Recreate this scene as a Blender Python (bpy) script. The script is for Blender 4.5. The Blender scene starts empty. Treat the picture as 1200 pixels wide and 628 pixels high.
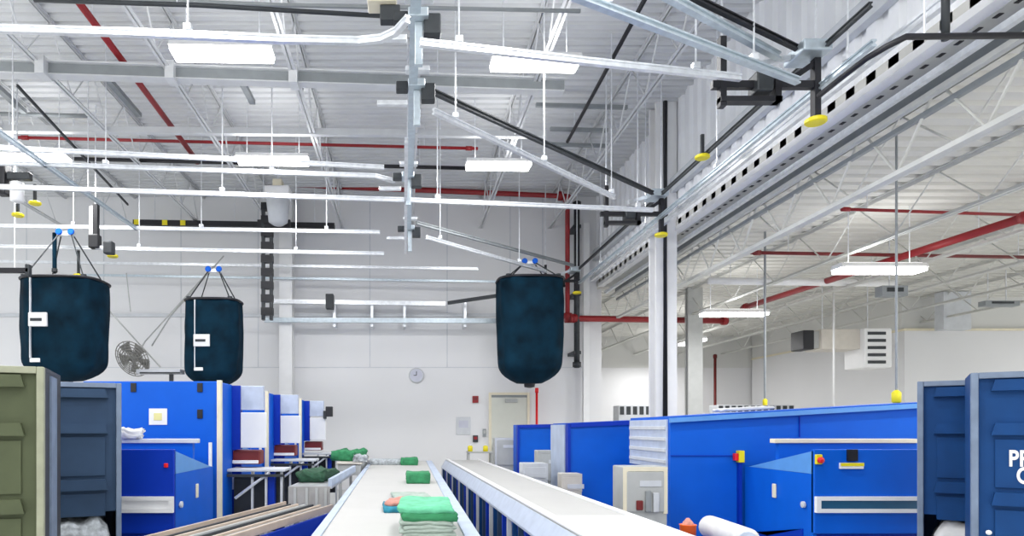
import bpy, bmesh, math, random
from mathutils import Vector, Matrix, noise

random.seed(7)
PI = math.pi
S = bpy.context.scene
COL = S.collection
EYE = 1.55
F = 800.0
VX, VY = 474.0, 500.0


def D(px, py, d):
    """world point seen at a pixel, at distance d from the eye plane"""
    return Vector(((px - VX) * d / F, d, EYE + (VY - py) * d / F))


def U(px, py, z):
    """world point seen at a pixel, at height z"""
    return D(px, py, F * (z - EYE) / (VY - py))


# ------------------------------------------------------------ materials
def mat(name, rgb, rough=.5, metal=0., var=.06, scale=6., emit=0., spec=.5, bump=0.):
    m = bpy.data.materials.new(name)
    m.use_nodes = True
    nt = m.node_tree
    b = nt.nodes['Principled BSDF']
    b.inputs['Roughness'].default_value = rough
    b.inputs['Metallic'].default_value = metal
    b.inputs['Specular IOR Level'].default_value = spec
    tc = nt.nodes.new('ShaderNodeTexCoord')
    n = nt.nodes.new('ShaderNodeTexNoise')
    n.inputs['Scale'].default_value = scale
    n.inputs['Detail'].default_value = 4
    nt.links.new(tc.outputs['Object'], n.inputs['Vector'])
    r = nt.nodes.new('ShaderNodeValToRGB')
    r.color_ramp.elements[0].position = .3
    r.color_ramp.elements[1].position = .7
    r.color_ramp.elements[0].color = [max(0, c * (1 - var)) for c in rgb] + [1]
    r.color_ramp.elements[1].color = [min(1, c * (1 + var)) for c in rgb] + [1]
    nt.links.new(n.outputs['Fac'], r.inputs['Fac'])
    nt.links.new(r.outputs['Color'], b.inputs['Base Color'])
    if bump:
        bp = nt.nodes.new('ShaderNodeBump')
        bp.inputs['Strength'].default_value = bump
        bp.inputs['Distance'].default_value = .02
        nt.links.new(n.outputs['Fac'], bp.inputs['Height'])
        nt.links.new(bp.outputs['Normal'], b.inputs['Normal'])
    if emit:
        b.inputs['Emission Color'].default_value = (1, .99, .97, 1)
        b.inputs['Emission Strength'].default_value = emit
    return m


M = dict(
    wall=mat('painted_panel_white', (.74, .74, .75), .6, var=.02, scale=.6),
    wall2=mat('painted_panel_grey', (.66, .66, .64), .6, var=.03, scale=.6),
    clere=mat('corrugated_white', (.86, .87, .89), .5, var=.02),
    deck=mat('roof_deck_grey', (.63, .64, .65), .55, var=.04, scale=1.5),
    deck2=mat('roof_deck_beige', (.62, .61, .57), .55, var=.04, scale=1.5),
    floor=mat('sealed_concrete', (.60, .60, .58), .35, var=.08, scale=1.),
    joist=mat('joist_paint', (.62, .63, .64), .5, var=.05),
    joist2=mat('joist_paint_warm', (.60, .60, .57), .5, var=.05),
    beam=mat('beam_grey', (.26, .28, .29), .5, var=.08),
    seat=mat('joist_seat', (.66, .67, .68), .5),
    white=mat('white_paint', (.82, .82, .82), .45, var=.02),
    galv=mat('galvanised_steel', (.78, .80, .83), .32, .55, var=.10, scale=14.),
    galv2=mat('zinc_rail_blue', (.52, .59, .64), .35, .5, var=.10, scale=14.),
    steel=mat('brushed_steel', (.50, .51, .52), .4, .6, var=.1, scale=12.),
    dark=mat('dark_steel', (.035, .04, .045), .5, .2, var=.2),
    black=mat('black_paint', (.008, .008, .012), .5, var=.2),
    red=mat('sprinkler_red', (.27, .008, .012), .45, var=.1),
    bred=mat('bright_red', (.75, .01, .015), .4, var=.05),
    dred=mat('dark_red', (.16, .012, .012), .5, var=.15),
    yel=mat('signal_yellow', (.80, .68, .01), .45, var=.05),
    blue=mat('machine_blue', (.0, .105, .60), .5, spec=.25, var=.05, scale=3.),
    blue2=mat('deep_blue', (.0, .032, .40), .5, spec=.25, var=.06, scale=3.),
    blue3=mat('light_blue_plate', (.10, .30, .68), .42, var=.06),
    bluegrey=mat('pale_blue_sheet', (.50, .56, .68), .35, var=.08, scale=9.),
    navy=mat('cart_navy', (.002, .048, .18), .6, spec=.25, var=.12, scale=4., bump=.15),
    slate=mat('cart_slate', (.028, .058, .115), .6, spec=.25, var=.12, scale=4., bump=.15),
    olive=mat('cart_olive', (.078, .092, .048), .6, spec=.25, var=.12, scale=4., bump=.15),
    rim=mat('cart_rim_worn', (.16, .21, .30), .5, var=.15, scale=8.),
    orim=mat('olive_rim_worn', (.30, .31, .22), .5, var=.15, scale=8.),
    bag=mat('bag_cloth_navy', (.002, .019, .036), .85, var=.45, scale=3., bump=.4, spec=.12),
    cream=mat('cream_trim', (.76, .70, .54), .5, var=.05),
    tan=mat('tan_rail', (.52, .42, .34), .5, var=.10),
    belt=mat('belt_white', (.50, .495, .48), .6, var=.03, scale=2.),
    skirt=mat('pale_blue_skirt', (.46, .53, .66), .5, var=.10, scale=5.),
    grey=mat('box_grey', (.44, .45, .44), .5, var=.06),
    lgrey=mat('light_grey', (.58, .60, .63), .5, var=.06),
    warm=mat('beige_box', (.60, .56, .50), .5, var=.06),
    warm2=mat('worn_sheet', (.36, .35, .34), .5, var=.15),
    pyel=mat('pale_yellow', (.75, .70, .30), .5),
    door=mat('door_cream', (.66, .67, .60), .5, var=.02),
    green=mat('linen_green', (.035, .24, .10), .85, var=.25, scale=14., bump=.3),
    mint=mat('linen_mint', (.13, .50, .29), .85, var=.25, scale=14., bump=.3),
    dgreen=mat('linen_dark_green', (.02, .075, .04), .85, var=.4, scale=14., bump=.3),
    glinen=mat('linen_grey_green', (.36, .43, .38), .85, var=.2, scale=14., bump=.3),
    teal=mat('linen_teal', (.02, .22, .32), .85, var=.2, scale=14., bump=.3),
    rose=mat('linen_rose', (.55, .25, .20), .85, var=.3, scale=14., bump=.3),
    linen=mat('linen_white', (.66, .66, .66), .85, var=.08, scale=10., bump=.3),
    clinen=mat('linen_grey', (.40, .43, .46), .85, var=.4, scale=22., bump=.4),
    orange=mat('orange_plastic', (.85, .13, .01), .5),
    teal2=mat('bumper_teal', (.02, .10, .19), .4),
    lens=mat('lamp_lens', (.9, .9, .9), .4, emit=14.),
    fillglow=mat('ceiling_fill_glow', (.9, .9, .9), .4, emit=1.5),  # glow of the added upward fill on each fixture
    clock=mat('clock_face', (.52, .53, .62), .4, var=.05),
    fan=mat('fan_mesh_grey', (.26, .255, .235), .6, var=.2, scale=20.),
)


# ------------------------------------------------------------ mesh builder
class MB:
    def __init__(self):
        self.bm = bmesh.new()

    def box(self, x0, x1, y0, y1, z0, z1, bev=0., rot=None, piv=None):
        x0, x1 = min(x0, x1), max(x0, x1)
        y0, y1 = min(y0, y1), max(y0, y1)
        z0, z1 = min(z0, z1), max(z0, z1)
        r = bmesh.ops.create_cube(self.bm, size=1)
        vs = r['verts']
        c = Vector(((x0 + x1) / 2, (y0 + y1) / 2, (z0 + z1) / 2))
        for v in vs:
            v.co = Vector((v.co.x * (x1 - x0), v.co.y * (y1 - y0), v.co.z * (z1 - z0))) + c
        if rot is not None:
            p = c if piv is None else Vector(piv)
            for v in vs:
                v.co = rot @ (v.co - p) + p
        if bev:
            es = list({e for v in vs for e in v.link_edges})
            bmesh.ops.bevel(self.bm, geom=es, offset=bev, segments=2, affect='EDGES', profile=.5)
        return self

    def prism(self, pts, axis, a, b):
        """extrude a polygon; axis 'x': pts are (y,z); 'y': (x,z); 'z': (x,y)"""
        def P(p, t):
            return {'x': (t, p[0], p[1]), 'y': (p[0], t, p[1]), 'z': (p[0], p[1], t)}[axis]
        A = [self.bm.verts.new(P(p, a)) for p in pts]
        B = [self.bm.verts.new(P(p, b)) for p in pts]
        n = len(pts)
        self.bm.faces.new(A)
        self.bm.faces.new(B[::-1])
        for i in range(n):
            self.bm.faces.new((A[i], B[i], B[(i + 1) % n], A[(i + 1) % n]))
        return self

    def sweep(self, path, prof, up=Vector((0, 0, 1))):
        """sweep a closed (u,v) profile along a polyline, v along up"""
        path = [Vector(p) for p in path]
        rings = []
        for i, p in enumerate(path):
            t = Vector((0, 0, 0))
            if i:
                t += (p - path[i - 1]).normalized()
            if i < len(path) - 1:
                t += (path[i + 1] - p).normalized()
            t.normalize()
            u_ = up
            if abs(t.dot(u_)) > .95:
                u_ = Vector((0, 1, 0))
            s = t.cross(u_).normalized()
            w = s.cross(t).normalized()
            rings.append([self.bm.verts.new(p + s * a + w * b) for a, b in prof])
        n = len(prof)
        for i in range(len(rings) - 1):
            for k in range(n):
                self.bm.faces.new((rings[i][k], rings[i][(k + 1) % n], rings[i + 1][(k + 1) % n], rings[i + 1][k]))
        self.bm.faces.new(rings[0][::-1])
        self.bm.faces.new(rings[-1])
        return self

    def bar(self, p0, p1, w, h):
        return self.sweep([p0, p1], [(-w / 2, -h / 2), (w / 2, -h / 2), (w / 2, h / 2), (-w / 2, h / 2)])

    def tube(self, path, r, n=8):
        return self.sweep(path, [(r * math.cos(2 * PI * k / n), r * math.sin(2 * PI * k / n)) for k in range(n)])

    def lathe(self, prof, c=(0, 0, 0), n=20, rot=None):
        """prof: (r,z) list, closed at both ends"""
        c = Vector(c)
        R = []
        for r, z in prof:
            ring = []
            for k in range(n):
                a = 2 * PI * k / n
                v = Vector((r * math.cos(a), r * math.sin(a), z))
                if rot is not None:
                    v = rot @ v
                ring.append(self.bm.verts.new(v + c))
            R.append(ring)
        for i in range(len(R) - 1):
            for k in range(n):
                self.bm.faces.new((R[i][k], R[i][(k + 1) % n], R[i + 1][(k + 1) % n], R[i + 1][k]))
        self.bm.faces.new(R[0][::-1])
        self.bm.faces.new(R[-1])
        return self

    def build(self, name, m, parent=None, smooth=False, shift=None):
        bmesh.ops.recalc_face_normals(self.bm, faces=self.bm.faces[:])
        if shift is not None:
            bmesh.ops.translate(self.bm, verts=self.bm.verts[:], vec=-Vector(shift))
        me = bpy.data.meshes.new(name)
        self.bm.to_mesh(me)
        self.bm.free()
        me.materials.append(M[m])
        if smooth:
            for p in me.polygons:
                p.use_smooth = True
        o = bpy.data.objects.new(name, me)
        COL.objects.link(o)
        if parent is not None:
            o.parent = parent
        if shift is not None:
            o.location = shift
        return o


def tag(o, label, cat, group=None, kind=None):
    if label:
        o['label'] = label
    if cat:
        o['category'] = cat
    if group:
        o['group'] = group
    if kind:
        o['kind'] = kind
    return o


def thing(name, label, cat, loc=(0, 0, 0), rz=0., group=None):
    o = bpy.data.objects.new(name, None)
    o.empty_display_size = .2
    COL.objects.link(o)
    o.location = loc
    o.rotation_euler = (0, 0, rz)
    return tag(o, label, cat, group)


def struct(o):
    o['kind'] = 'structure'
    return o


def copy_tree(o, parent=None):
    c = o.copy()
    COL.objects.link(c)
    if parent is not None:
        c.parent = parent
    for ch in list(o.children):
        copy_tree(ch, c)
    return c


# ------------------------------------------------------------ setting
WD = 16.8       # far wall of the tall hall
DK = 7.2        # deck height, tall hall
CX = 4.72       # clerestory wall
LZ = 4.98       # deck height of the low bay

struct(MB().box(-13, 24, -5, 27, -.15, 0).build('floor', 'floor'))

w = struct(MB().box(-13, CX + .02, WD, WD + .25, 0, DK + .2).build('wall_far', 'wall'))
jb = MB()
zj = EYE + 131 * WD / F
jb.box(-13, 4.4, WD - .05, WD + .01, zj - .05, zj + .03)
jb.box(-13, 4.4, WD - .012, WD + .01, 3.0, 3.02)
for x in (-9.3, -7.4, -5.5, -3.6, -.85, 1.05, 2.6, 3.4):
    jb.box(x - .012, x + .012, WD - .006, WD + .01, 3.0, DK)
jb.build('panel_joint', 'lgrey', w)

# corrugated clerestory wall between the tall hall and the low bay
mb = MB()
pts = []
y = -5.
while y < WD:
    pts += [(CX, y), (CX, y + .14), (CX + .05, y + .18), (CX + .05, y + .28)]
    y += .32
pts += [(CX + .2, WD), (CX + .2, -5)]
mb.prism(pts, 'z', LZ + .05, DK + .1)
w = struct(mb.build('wall_clerestory', 'clere'))
MB().box(CX - .10, CX - .001, -4.5, WD - .05, 5.62, 5.86).build('wall_girt', 'lgrey', w)

# fluted roof deck of the tall hall (flutes run across)
def deck(name, x0, x1, y0, y1, z, m, pitch=.2):
    b = MB()
    P = []
    yy = y0
    while yy < y1:
        P += [(yy, z), (yy + pitch * .55, z), (yy + pitch * .65, z + .05), (yy + pitch * .9, z + .05)]
        yy += pitch
    P += [(yy, z), (yy, z + .15), (y0, z + .15)]
    b.prism(P, 'x', x0, x1)
    return struct(b.build(name, m))


deck('ceiling', -13, CX + .2, -5, WD + .2, DK, 'deck')
deck('ceiling_low_bay', CX + .0, 24, -5, 27, LZ, 'deck2', .3)

# low bay walls
w = struct(MB().box(CX + .02, 24, 26, 26.2, 0, 3.79).build('wall_low_bay_far', 'wall'))
w = struct(MB().box(CX + .02, 24, 25.95, 26.2, 3.79, LZ + .1).build('wall_low_bay_upper', 'wall2'))
rx = (1060 - VX) * 18 / F
w = struct(MB().box(rx, 24, 18, 25.9, 0, 4.08).build('wall_office_block', 'wall'))
MB().box(rx - .03, 24, 17.97, 25.9, 4.081, 4.14).build('wall_cap', 'cream', w)
struct(MB().box(rx, 24, 18.1, 25.9, 4.141, LZ + .04).build('wall_office_upper', 'wall2'))
struct(MB().box(CX + .02, CX + .2, WD + .25, 26, 0, LZ).build('wall_low_bay_side', 'wall'))


def joist(x, y0, y1, zb, zt, m, pitch=.62, name='ceiling_joist'):
    r = struct(thing(name, None, None, (x, y0, zt)))
    L = y1 - y0
    h = zb - zt
    b = MB()
    for s in (-1, 1):
        b.box(s * .012, s * .05, 0, L, -.012, 0).box(s * .012, s * .02, 0, L, -.05, -.012)
    b.build('top_chord', m, r)
    b = MB()
    for s in (-1, 1):
        b.box(s * .012, s * .05, 0, L, h, h + .012).box(s * .012, s * .02, 0, L, h + .012, h + .05)
    b.build('bottom_chord', m, r)
    P = []
    k = 0
    yy = .1
    while yy < L - .1:
        P.append((0, yy, -.02 if k % 2 == 0 else h + .02))
        yy += pitch
        k += 1
    MB().tube(P, .013, 6).build('web', m, r)
    return r


for k in range(-4, 4):
    x = -1.53 + 1.7 * k
    joist(x, -3, WD, 6.42, DK, 'joist')
for x in (5.45, 7.1, 8.75, 10.4, 12.05, 13.7):
    joist(x, 1.0, 26, 4.30, LZ, 'joist2', .8)

# girder across the tall hall, with a pale seat where each joist crosses
a, b_ = U(-60, 77, 6.40), U(660, 101, 6.40)
g = struct(thing('ceiling_beam', None, None, (0, 0, 0)))
MB().sweep([a, b_], [(-.06, -.09), (.06, -.09), (.06, .05), (-.06, .05)]).build('beam_web', 'beam', g)
MB().sweep([a, b_], [(-.11, .05), (.11, .05), (.11, .075), (-.11, .075)]).build('top_flange', 'joist', g)
MB().sweep([a, b_], [(-.08, -.105), (.08, -.105), (.08, -.09), (-.08, -.09)]).build('bottom_flange', 'joist', g)
for px, py in ((52, 79), (202, 85), (345, 90)):
    p = U(px, py, 6.40)
    MB().box(p.x - .06, p.x + .06, p.y - .14, p.y + .1, p.z - .14, p.z + .10).build('joist_seat', 'seat', g)
a, b_ = U(300, 150, 6.45), U(640, 158, 6.45)
g = struct(thing('ceiling_beam', None, None, (0, 0, 0)))
MB().sweep([a + Vector((-6, 0, 0)), b_], [(-.05, -.05), (.05, -.05), (.05, .05), (-.05, .05)]).build('beam_web', 'joist', g)

# edge girder of the low bay under the clerestory wall
g = struct(thing('ceiling_edge_girder', None, None, (0, 0, 0)))
y0, y1 = 2.0, WD - .2
MB().box(CX - .012, CX + .12, y0, y1, LZ - .03, LZ + .0499).build('top_chord', 'white', g)
MB().box(CX + .12, CX + .40, y0, y1, LZ - .035, LZ - .005).build('slotted_channel', 'joist2', g)
sl = MB()
yy = y0 + .2
while yy < 12:
    sl.box(CX + .16, CX + .20, yy, yy + .07, LZ - .04, LZ - .034)
    sl.box(CX + .30, CX + .345, yy + .10, yy + .17, LZ - .04, LZ - .034)
    yy += .20
o = sl.build('slot', 'black', g)
o['kind'] = 'stuff'
MB().box(CX + .40, CX + .46, y0, y1, LZ - .16, LZ - .02).build('side_angle', 'beam', g)
MB().box(CX + .14, CX + .2, y0, y1, 4.78, 4.84).build('lower_angle', 'galv', g)
MB().box(CX + .28, CX + .34, y0, y1, 4.70, 4.75).build('bottom_chord', 'joist2', g)
MB().box(CX + .42, CX + .47, y0, y1, 4.62, 4.67).build('bottom_angle', 'beam', g)
P = []
for k in range(int((y1 - y0) / .55)):
    P.append((CX + .44, y0 + .2 + k * .55, LZ - .1 if k % 2 == 0 else 4.2))
MB().tube(P, .018, 6).build('web', 'joist2', g)
MB().box(CX + .40, CX + .48, y0, y1, 4.17, 4.22).build('tie_bar', 'joist2', g)

# door in the far wall
p = D(596.5, 500, WD)
dr = struct(thing('door_1', None, None, (p.x, WD, 0)))
fr = MB()
for s in (-1, 1):
    fr.box(s * .44, s * .50, -.05, .02, 0, 2.33)
fr.box(-.50, .50, -.05, .02, 2.33, 2.39)
fr.build('door_frame', 'cream', dr)
MB().box(-.44, .44, -.03, .0, 0, 2.27).build('door_leaf', 'door', dr)
MB().box(-.44, .44, -.026, -.001, 2.271, 2.329).build('door_head_gap', 'beam', dr)
MB().box(-.10, .20, -.10, -.03, 2.14, 2.24, .01).build('door_closer', 'grey', dr)
MB().box(-.40, -.33, -.08, -.03, .95, 1.12, .01).build('door_lock', 'black', dr)
MB().box(-.42, .30, -.09, -.031, .98, 1.05, .01).build('push_bar', 'grey', dr)


# ------------------------------------------------------------ columns
def column(px, d, wpx, z1, label, m='white', z0=0., dep=None):
    wd = wpx * d / F
    x = (px - VX) * d / F
    r = thing('steel_column', label, 'column', (x, d, z0))
    b = MB()
    h = z1 - z0
    t = wd * .16
    dep = dep or wd
    b.box(-wd / 2, wd / 2, -dep / 2, -dep / 2 + t, .02, h).box(-wd / 2, wd / 2, dep / 2 - t, dep / 2, .02, h)
    b.box(-t / 2, t / 2, -dep / 2 + t, dep / 2 - t, .02, h)
    b.build('shaft', m, r)
    MB().box(-wd * .75, wd * .75, -dep * .75, dep * .75, 0, .02).build('base_plate', 'steel', r)
    return r


column(776.5, 12.05, 24, DK, 'tall white column carrying the black drop conduit behind the blue machine wall')
column(813, 16.9, 17, LZ, 'stout pale column in the low-roofed bay, second from the tall white one', 'grey', 0, .2)
column(686.5, 16.6, 7, LZ + 1.5, 'slim white column at the end of the far wall, behind the red pipe', 'white')
column(336, 16.55, 15, DK, 'pale column standing against the far wall behind the black lift mast', 'white')
column(983.5, 22, 7, LZ, 'thin grey post beneath the wall heater in the low bay', 'grey')

# ------------------------------------------------------------ ceiling lights
def light(p, L, label, group, yaw=.0, power=0.):
    r = thing('ceiling_light', label, 'ceiling light', p, yaw, group)
    b = MB()
    b.prism([(-.16, 0), (.16, 0), (.12, .07), (-.12, .07)], 'x', -L / 2, L / 2)
    b.build('housing', 'white', r)
    MB().box(-L / 2 + .01, L / 2 - .01, -.15, .15, -.06, -.001, .02).build('lens', 'lens', r)
    for s in (-1, 1):
        MB().tube([(s * L * .36, 0, .07), (s * L * .36, 0, (DK if p[0] < CX else LZ) - p[2])], .008, 6).build('hanger_rod', 'galv', r)
    MB().box(-L / 2 + .06, L / 2 - .06, -.10, .10, .071, .078).build('ceiling_fill_panel', 'fillglow', r)  # glowing panel and upward lamp below are added to brighten the deck
    lu = bpy.data.lights.new('ceiling_fill', 'AREA')
    lu.shape = 'RECTANGLE'
    lu.size = L
    lu.size_y = .25
    lu.energy = power * UP_FILL
    lo = bpy.data.objects.new('ceiling_fill', lu)
    COL.objects.link(lo)
    lo.parent = r
    lo.location = (0, 0, .09)
    lo.rotation_euler = (PI, 0, 0)
    ld = bpy.data.lights.new('tube_light', 'AREA')
    ld.shape = 'RECTANGLE'
    ld.size = L
    ld.size_y = .3
    ld.energy = power
    lo = bpy.data.objects.new('tube_light', ld)
    COL.objects.link(lo)
    lo.parent = r
    lo.location = (0, 0, -.08)
    return r


LP = 78.
UP_FILL = .11
Zl = 6.08
NEAR = 'ceiling lights of the nearer row'
FARG = 'ceiling lights of the farther row'
yw = -.03
light(U(261, 61, Zl), 1.22, 'bright strip light in the nearer row, over the crossing red pipe', None, -yw, LP)
light(U(627, 73, Zl), 1.10, 'bright strip light in the nearer row, beside the black diagonal conduit', None, -yw, LP)
light(U(40, 184, Zl), 1.15, 'strip light in the farther row, partly behind the zigzag joist rods at the picture edge', None, -yw, LP)
light(U(320, 187, Zl), 1.22, 'strip light in the farther row, straight above the white sensor box', None, -yw, LP)
light(U(584, 193, Zl), 1.12, 'strip light in the farther row, end one near the clerestory wall', None, -yw, LP)
light(U(1030, 315, 4.0), 1.32, 'long strip light in the low bay crossing the red pipe', None, 0, 70)
light(U(860, 367, 4.0), 1.4, 'strip light low in the far part of the low bay, by the pale column', None, 0, 70)
# the rows go on over the rest of the hall, outside the picture
for x in (-6.0, -2.2, 1.7):
    for y in (4.2, .2, -3.4):
        light(Vector((x, y, Zl)), 1.22, 'strip light of the rows that go on over the near end of the hall', 'ceiling lights over the near end', 0, LP)
light(Vector((-6.1, 8.3, Zl)), 1.22, 'strip light continuing the nearer row beyond the picture edge', None, 0, LP)
for y in (1.5, 6.0):
    for x in (7.5, 12.):
        light(Vector((x, y, 4.0)), 1.32, 'strip light of the rows over the near end of the low bay', 'low bay lights over the near end', 0, 70)
for x, y in ((20.5, 20.), (20.5, 15.), (19., 10.), (16.5, 6.)):  # lamps added out of view to brighten the low bay
    light(Vector((x, y, 4.0)), 1.32, 'added unseen strip light beyond the edge that brightens the low bay', 'added low bay lights beyond the edge', 0, 120)
for x, y in ((9.02, 24.), (8.26, 19.6)):  # lamps added behind the columns to brighten the far end of the bay
    light(Vector((x, y, 4.0)), 1.32, 'added strip light set lengthwise behind a column to brighten the low bay', 'added lengthwise lights at the end of the low bay', PI / 2, 95)


# ------------------------------------------------------------ pipes and conduits
def pipe(name, label, cat, paths, r, m, fit=True):
    rt = thing(name, label, cat, paths[0][0])
    base = Vector(paths[0][0])
    for i, P in enumerate(paths):
        P = [Vector(p) - base for p in P]
        MB().tube(P, r if i == 0 else r * .8, 10).build('pipe', m, rt, True)
        if fit:
            for a, c in zip(P[:-1], P[1:]):
                for t in (0.02, .98):
                    q = a.lerp(c, t)
                    dv = (c - a).normalized()
                    MB().tube([q - dv * .06, q + dv * .06], (r if i == 0 else r * .8) * 1.45, 10).build('coupling', m, rt, True)
        a, c = P[0], P[1]
        if base.z > 3.4 and abs((c - a).normalized().z) < .6 and base.y < 16:
            for t in (.12, .88):
                q = a.lerp(c, t)
                top = DK if q.x + base.x < CX else LZ
                if q.z + base.z < top - .1:
                    MB().tube([q, Vector((q.x, q.y, top - base.z))], .008, 6).build('hanger_rod', 'galv', rt)
    return rt


ZP = 6.62
p0, p1 = U(80, -14, ZP), U(232, 190, ZP)
pipe('sprinkler_pipe', 'red sprinkler pipe slanting down past the nearer strip light', 'pipe', [[p0, p1]], .045, 'red')
pipe('sprinkler_pipe', 'thin red branch pipe running straight across under the roof deck', 'pipe', [[U(18, 161, 6.75), U(560, 174, 6.75)]], .028, 'red')
a = D(243, 212, 16.2)
b_ = D(665, 230, 16.2)
c = D(665, 373, 16.2)
pipe('sprinkler_pipe', 'thick red main crossing the far wall top, then dropping down beside the hanging bag', 'pipe', [[a, b_, c, D(668, 373, 16.2), D(852, 376, 17.6)]], .075, 'red')
pipe('sprinkler_pipe', 'heavy red pipe climbing through the roof trusses of the low bay', 'pipe', [[U(1215, 250, 4.42), U(870, 361, 4.42)]], .06, 'red')
pipe('sprinkler_pipe', 'thin dark red branch pipe high in the low bay trusses', 'pipe', [[U(986, 245, 4.62), U(1230, 253, 4.62)]], .022, 'red')
pipe('sprinkler_pipe', 'thin dark red branch pipe beneath the middle of the low bay trusses', 'pipe', [[U(880, 296, 4.55), U(1235, 302, 4.55)]], .03, 'dred')
pipe('riser_pipe', 'slim dark red riser standing against the white wall of the low bay', 'pipe', [[D(838, 415, 25.5), D(838, 549, 25.5)]], .05, 'dred')
pipe('riser_pipe', 'short bright red riser beside the cream door', 'pipe', [[D(629, 455, 16.6), D(629, 574, 16.6)]], .03, 'bred')

pipe('conduit', 'black conduit running away diagonally beneath the roof joists', 'conduit', [[U(765, -18, 6.9), U(665, 166, 6.9)]], .03, 'black', False)
dc = 11.86
pipe('conduit', 'black conduit with an elbow dropping down the tall white column', 'conduit',
     [[D(706, 97, dc), D(741, 99, dc), D(774, 101, dc), D(779.5, 106, dc), Vector(D(779.5, 106, dc).xy.to_3d()) + Vector((0, 0, 1.2))],
      [D(706, 107, dc), D(768, 111, dc)]], .045, 'black', False)
pipe('conduit', 'dark conduit crossing behind the farther row of strip lights', 'conduit', [[U(80, 186, 6.5), U(546, 197, 6.5)]], .035, 'black', False)
pipe('conduit', 'short dark conduit under the deck above the farther lights', 'conduit', [[U(-20, 133, 6.9), U(106, 136, 6.9)]], .035, 'beam', False)
pipe('conduit', 'dark conduit crossing at the very top above the front rail', 'conduit', [[U(40, 0, 5.62), U(230, 6, 5.62), U(470, 20, 5.62)]], .022, 'dark', False)
pipe('conduit', 'grey conduit crossing at the very top, the one nearer the red pipe', 'conduit', [[U(60, -4, 5.72), U(330, 6, 5.72), U(680, 13, 5.72)]], .02, 'beam', False)
for (xa, ya, xb, yb, lb) in ((628, 123, 735, 126, 'short dark channel crossing the black diagonal conduit, upper of three'),
                             (645, 151, 712, 153, 'short dark channel crossing the black diagonal conduit, middle of three'),
                             (640, 169, 712, 171, 'short dark channel crossing the black diagonal conduit, lowest of three')):
    a, b_ = U(xa, ya, 6.98), U(xb, yb, 6.98)
    o = MB().bar(Vector((0, 0, 0)), b_ - a, .06, .06).build('strut_channel', 'beam')
    o.location = a
    tag(o, lb, 'channel')
for (xa, ya, xb, yb, lb) in ((118, 83, 163, 135, 'grey cable channel running away under the deck beside the red pipe'),
                             (-14, 92, 28, 131, 'dark cable channel running away under the deck at the picture edge'),
                             (283, 95, 296, 120, 'short dark cable channel under the deck beyond the nearer strip light')):
    a, b_ = U(xa, ya, 6.8), U(xb, yb, 6.8)
    o = MB().bar(Vector((0, 0, 0)), b_ - a, .09, .07).build('cable_channel', 'beam')
    o.location = a
    tag(o, lb, 'channel')
pipe('conduit', 'black conduit bending along the edge girder at the upper corner', 'conduit',
     [[D(1240, 41, 5.15), D(1062, 43, 5.15), D(1040, 54, 5.2), D(1016, 68, 5.33), D(985, 92, 5.65), D(960, 112, 5.95)]], .024, 'black', False)
pipe('conduit', 'black drop rod at the upper edge beside the slotted channel', 'conduit', [[D(1108, -60, 5.2), D(1108, 47, 5.2)]], .028, 'dark', False)
pipe('conduit', 'short dark pipe with an elbow at the far side of the low bay trusses', 'conduit', [[D(1230, 173, 9), D(1160, 170, 9), D(1158, 162, 9)]], .03, 'dark', False)
pipe('conduit', 'white pipe crossing low in the bay beneath the red pipe', 'conduit', [[D(830, 329, 13.5), D(1048, 332, 13.5)]], .07, 'white', False)

# cable tray high on the far wall
a, b_ = D(158, 262, 16.15), D(392, 266, 16.15)
r = thing('cable_tray', 'black cable tray with yellow tags running high along the far wall', 'cable tray', a)
v = b_ - a
MB().bar(Vector((0, 0, 0)), v, .25, .12).build('tray', 'black', r)
for t in (.1, .5, .9):
    MB().tube([v * t, Vector((v.x * t, v.y * t, DK - a.z))], .01, 6).build('hanger_rod', 'galv', r)
MB().bar(Vector((0, 0, .08)), v + Vector((0, 0, .08)), .04, .03).build('cable', 'dark', r)
for t in (.02, .16, .25):
    q = v * t
    MB().box(q.x - .06, q.x + .06, -.145, -.13, q.z - .06, q.z + .06).build('tag', 'yel', r)


# ------------------------------------------------------------ overhead bag rails
def rail(label, P, m='galv', rods=True, step=2.3, w=.045, h=.062, top=DK, dark=False):
    P = [Vector(p) for p in P]
    # rails that leave the picture run on into the hall
    if VX + P[0].x / P[0].y * F < -8:
        P[0] = P[0] + (P[0] - P[1]).normalized() * 3.2
    base = P[0].copy()
    r = thing('overhead_rail', label, 'overhead rail', base)
    Q = [p - base for p in P]
    b = MB()
    b.sweep(Q, [(-w / 2, -h / 2), (w / 2, -h / 2), (w / 2, -h * .25), (w * .2, -h * .2), (w * .2, h * .2),
                (w / 2, h * .25), (w / 2, h / 2), (-w / 2, h / 2), (-w / 2, h * .25), (-w * .2, h * .2), (-w * .2, -h * .2), (-w / 2, -h * .25)])
    b.build('track', m, r)
    if rods:
        total = sum((c - a).length for a, c in zip(Q[:-1], Q[1:]))
        s = .35
        while s < total:
            acc = 0
            for a, c in zip(Q[:-1], Q[1:]):
                L = (c - a).length
                if acc + L >= s:
                    q = a.lerp(c, (s - acc) / L)
                    break
                acc += L
            MB().tube([q + Vector((0, 0, h / 2)), Vector((q.x, q.y, top - base.z))], .009, 6).build('hanger_rod', 'galv', r)
            MB().box(q.x - .035, q.x + .035, q.y - .035, q.y + .035, q.z + h / 2, q.z + h / 2 + .06, .008).build('rail_clamp', 'galv', r)
            s += step
    return r


ZU, ZW = 5.2, 4.87
st = [Vector((4.03, 6.64, ZU)), Vector((4.03, 10.8, ZU)), Vector((4.03, 15.75, ZU))]
dn = Vector((0, 0, ZW - ZU))
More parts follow.
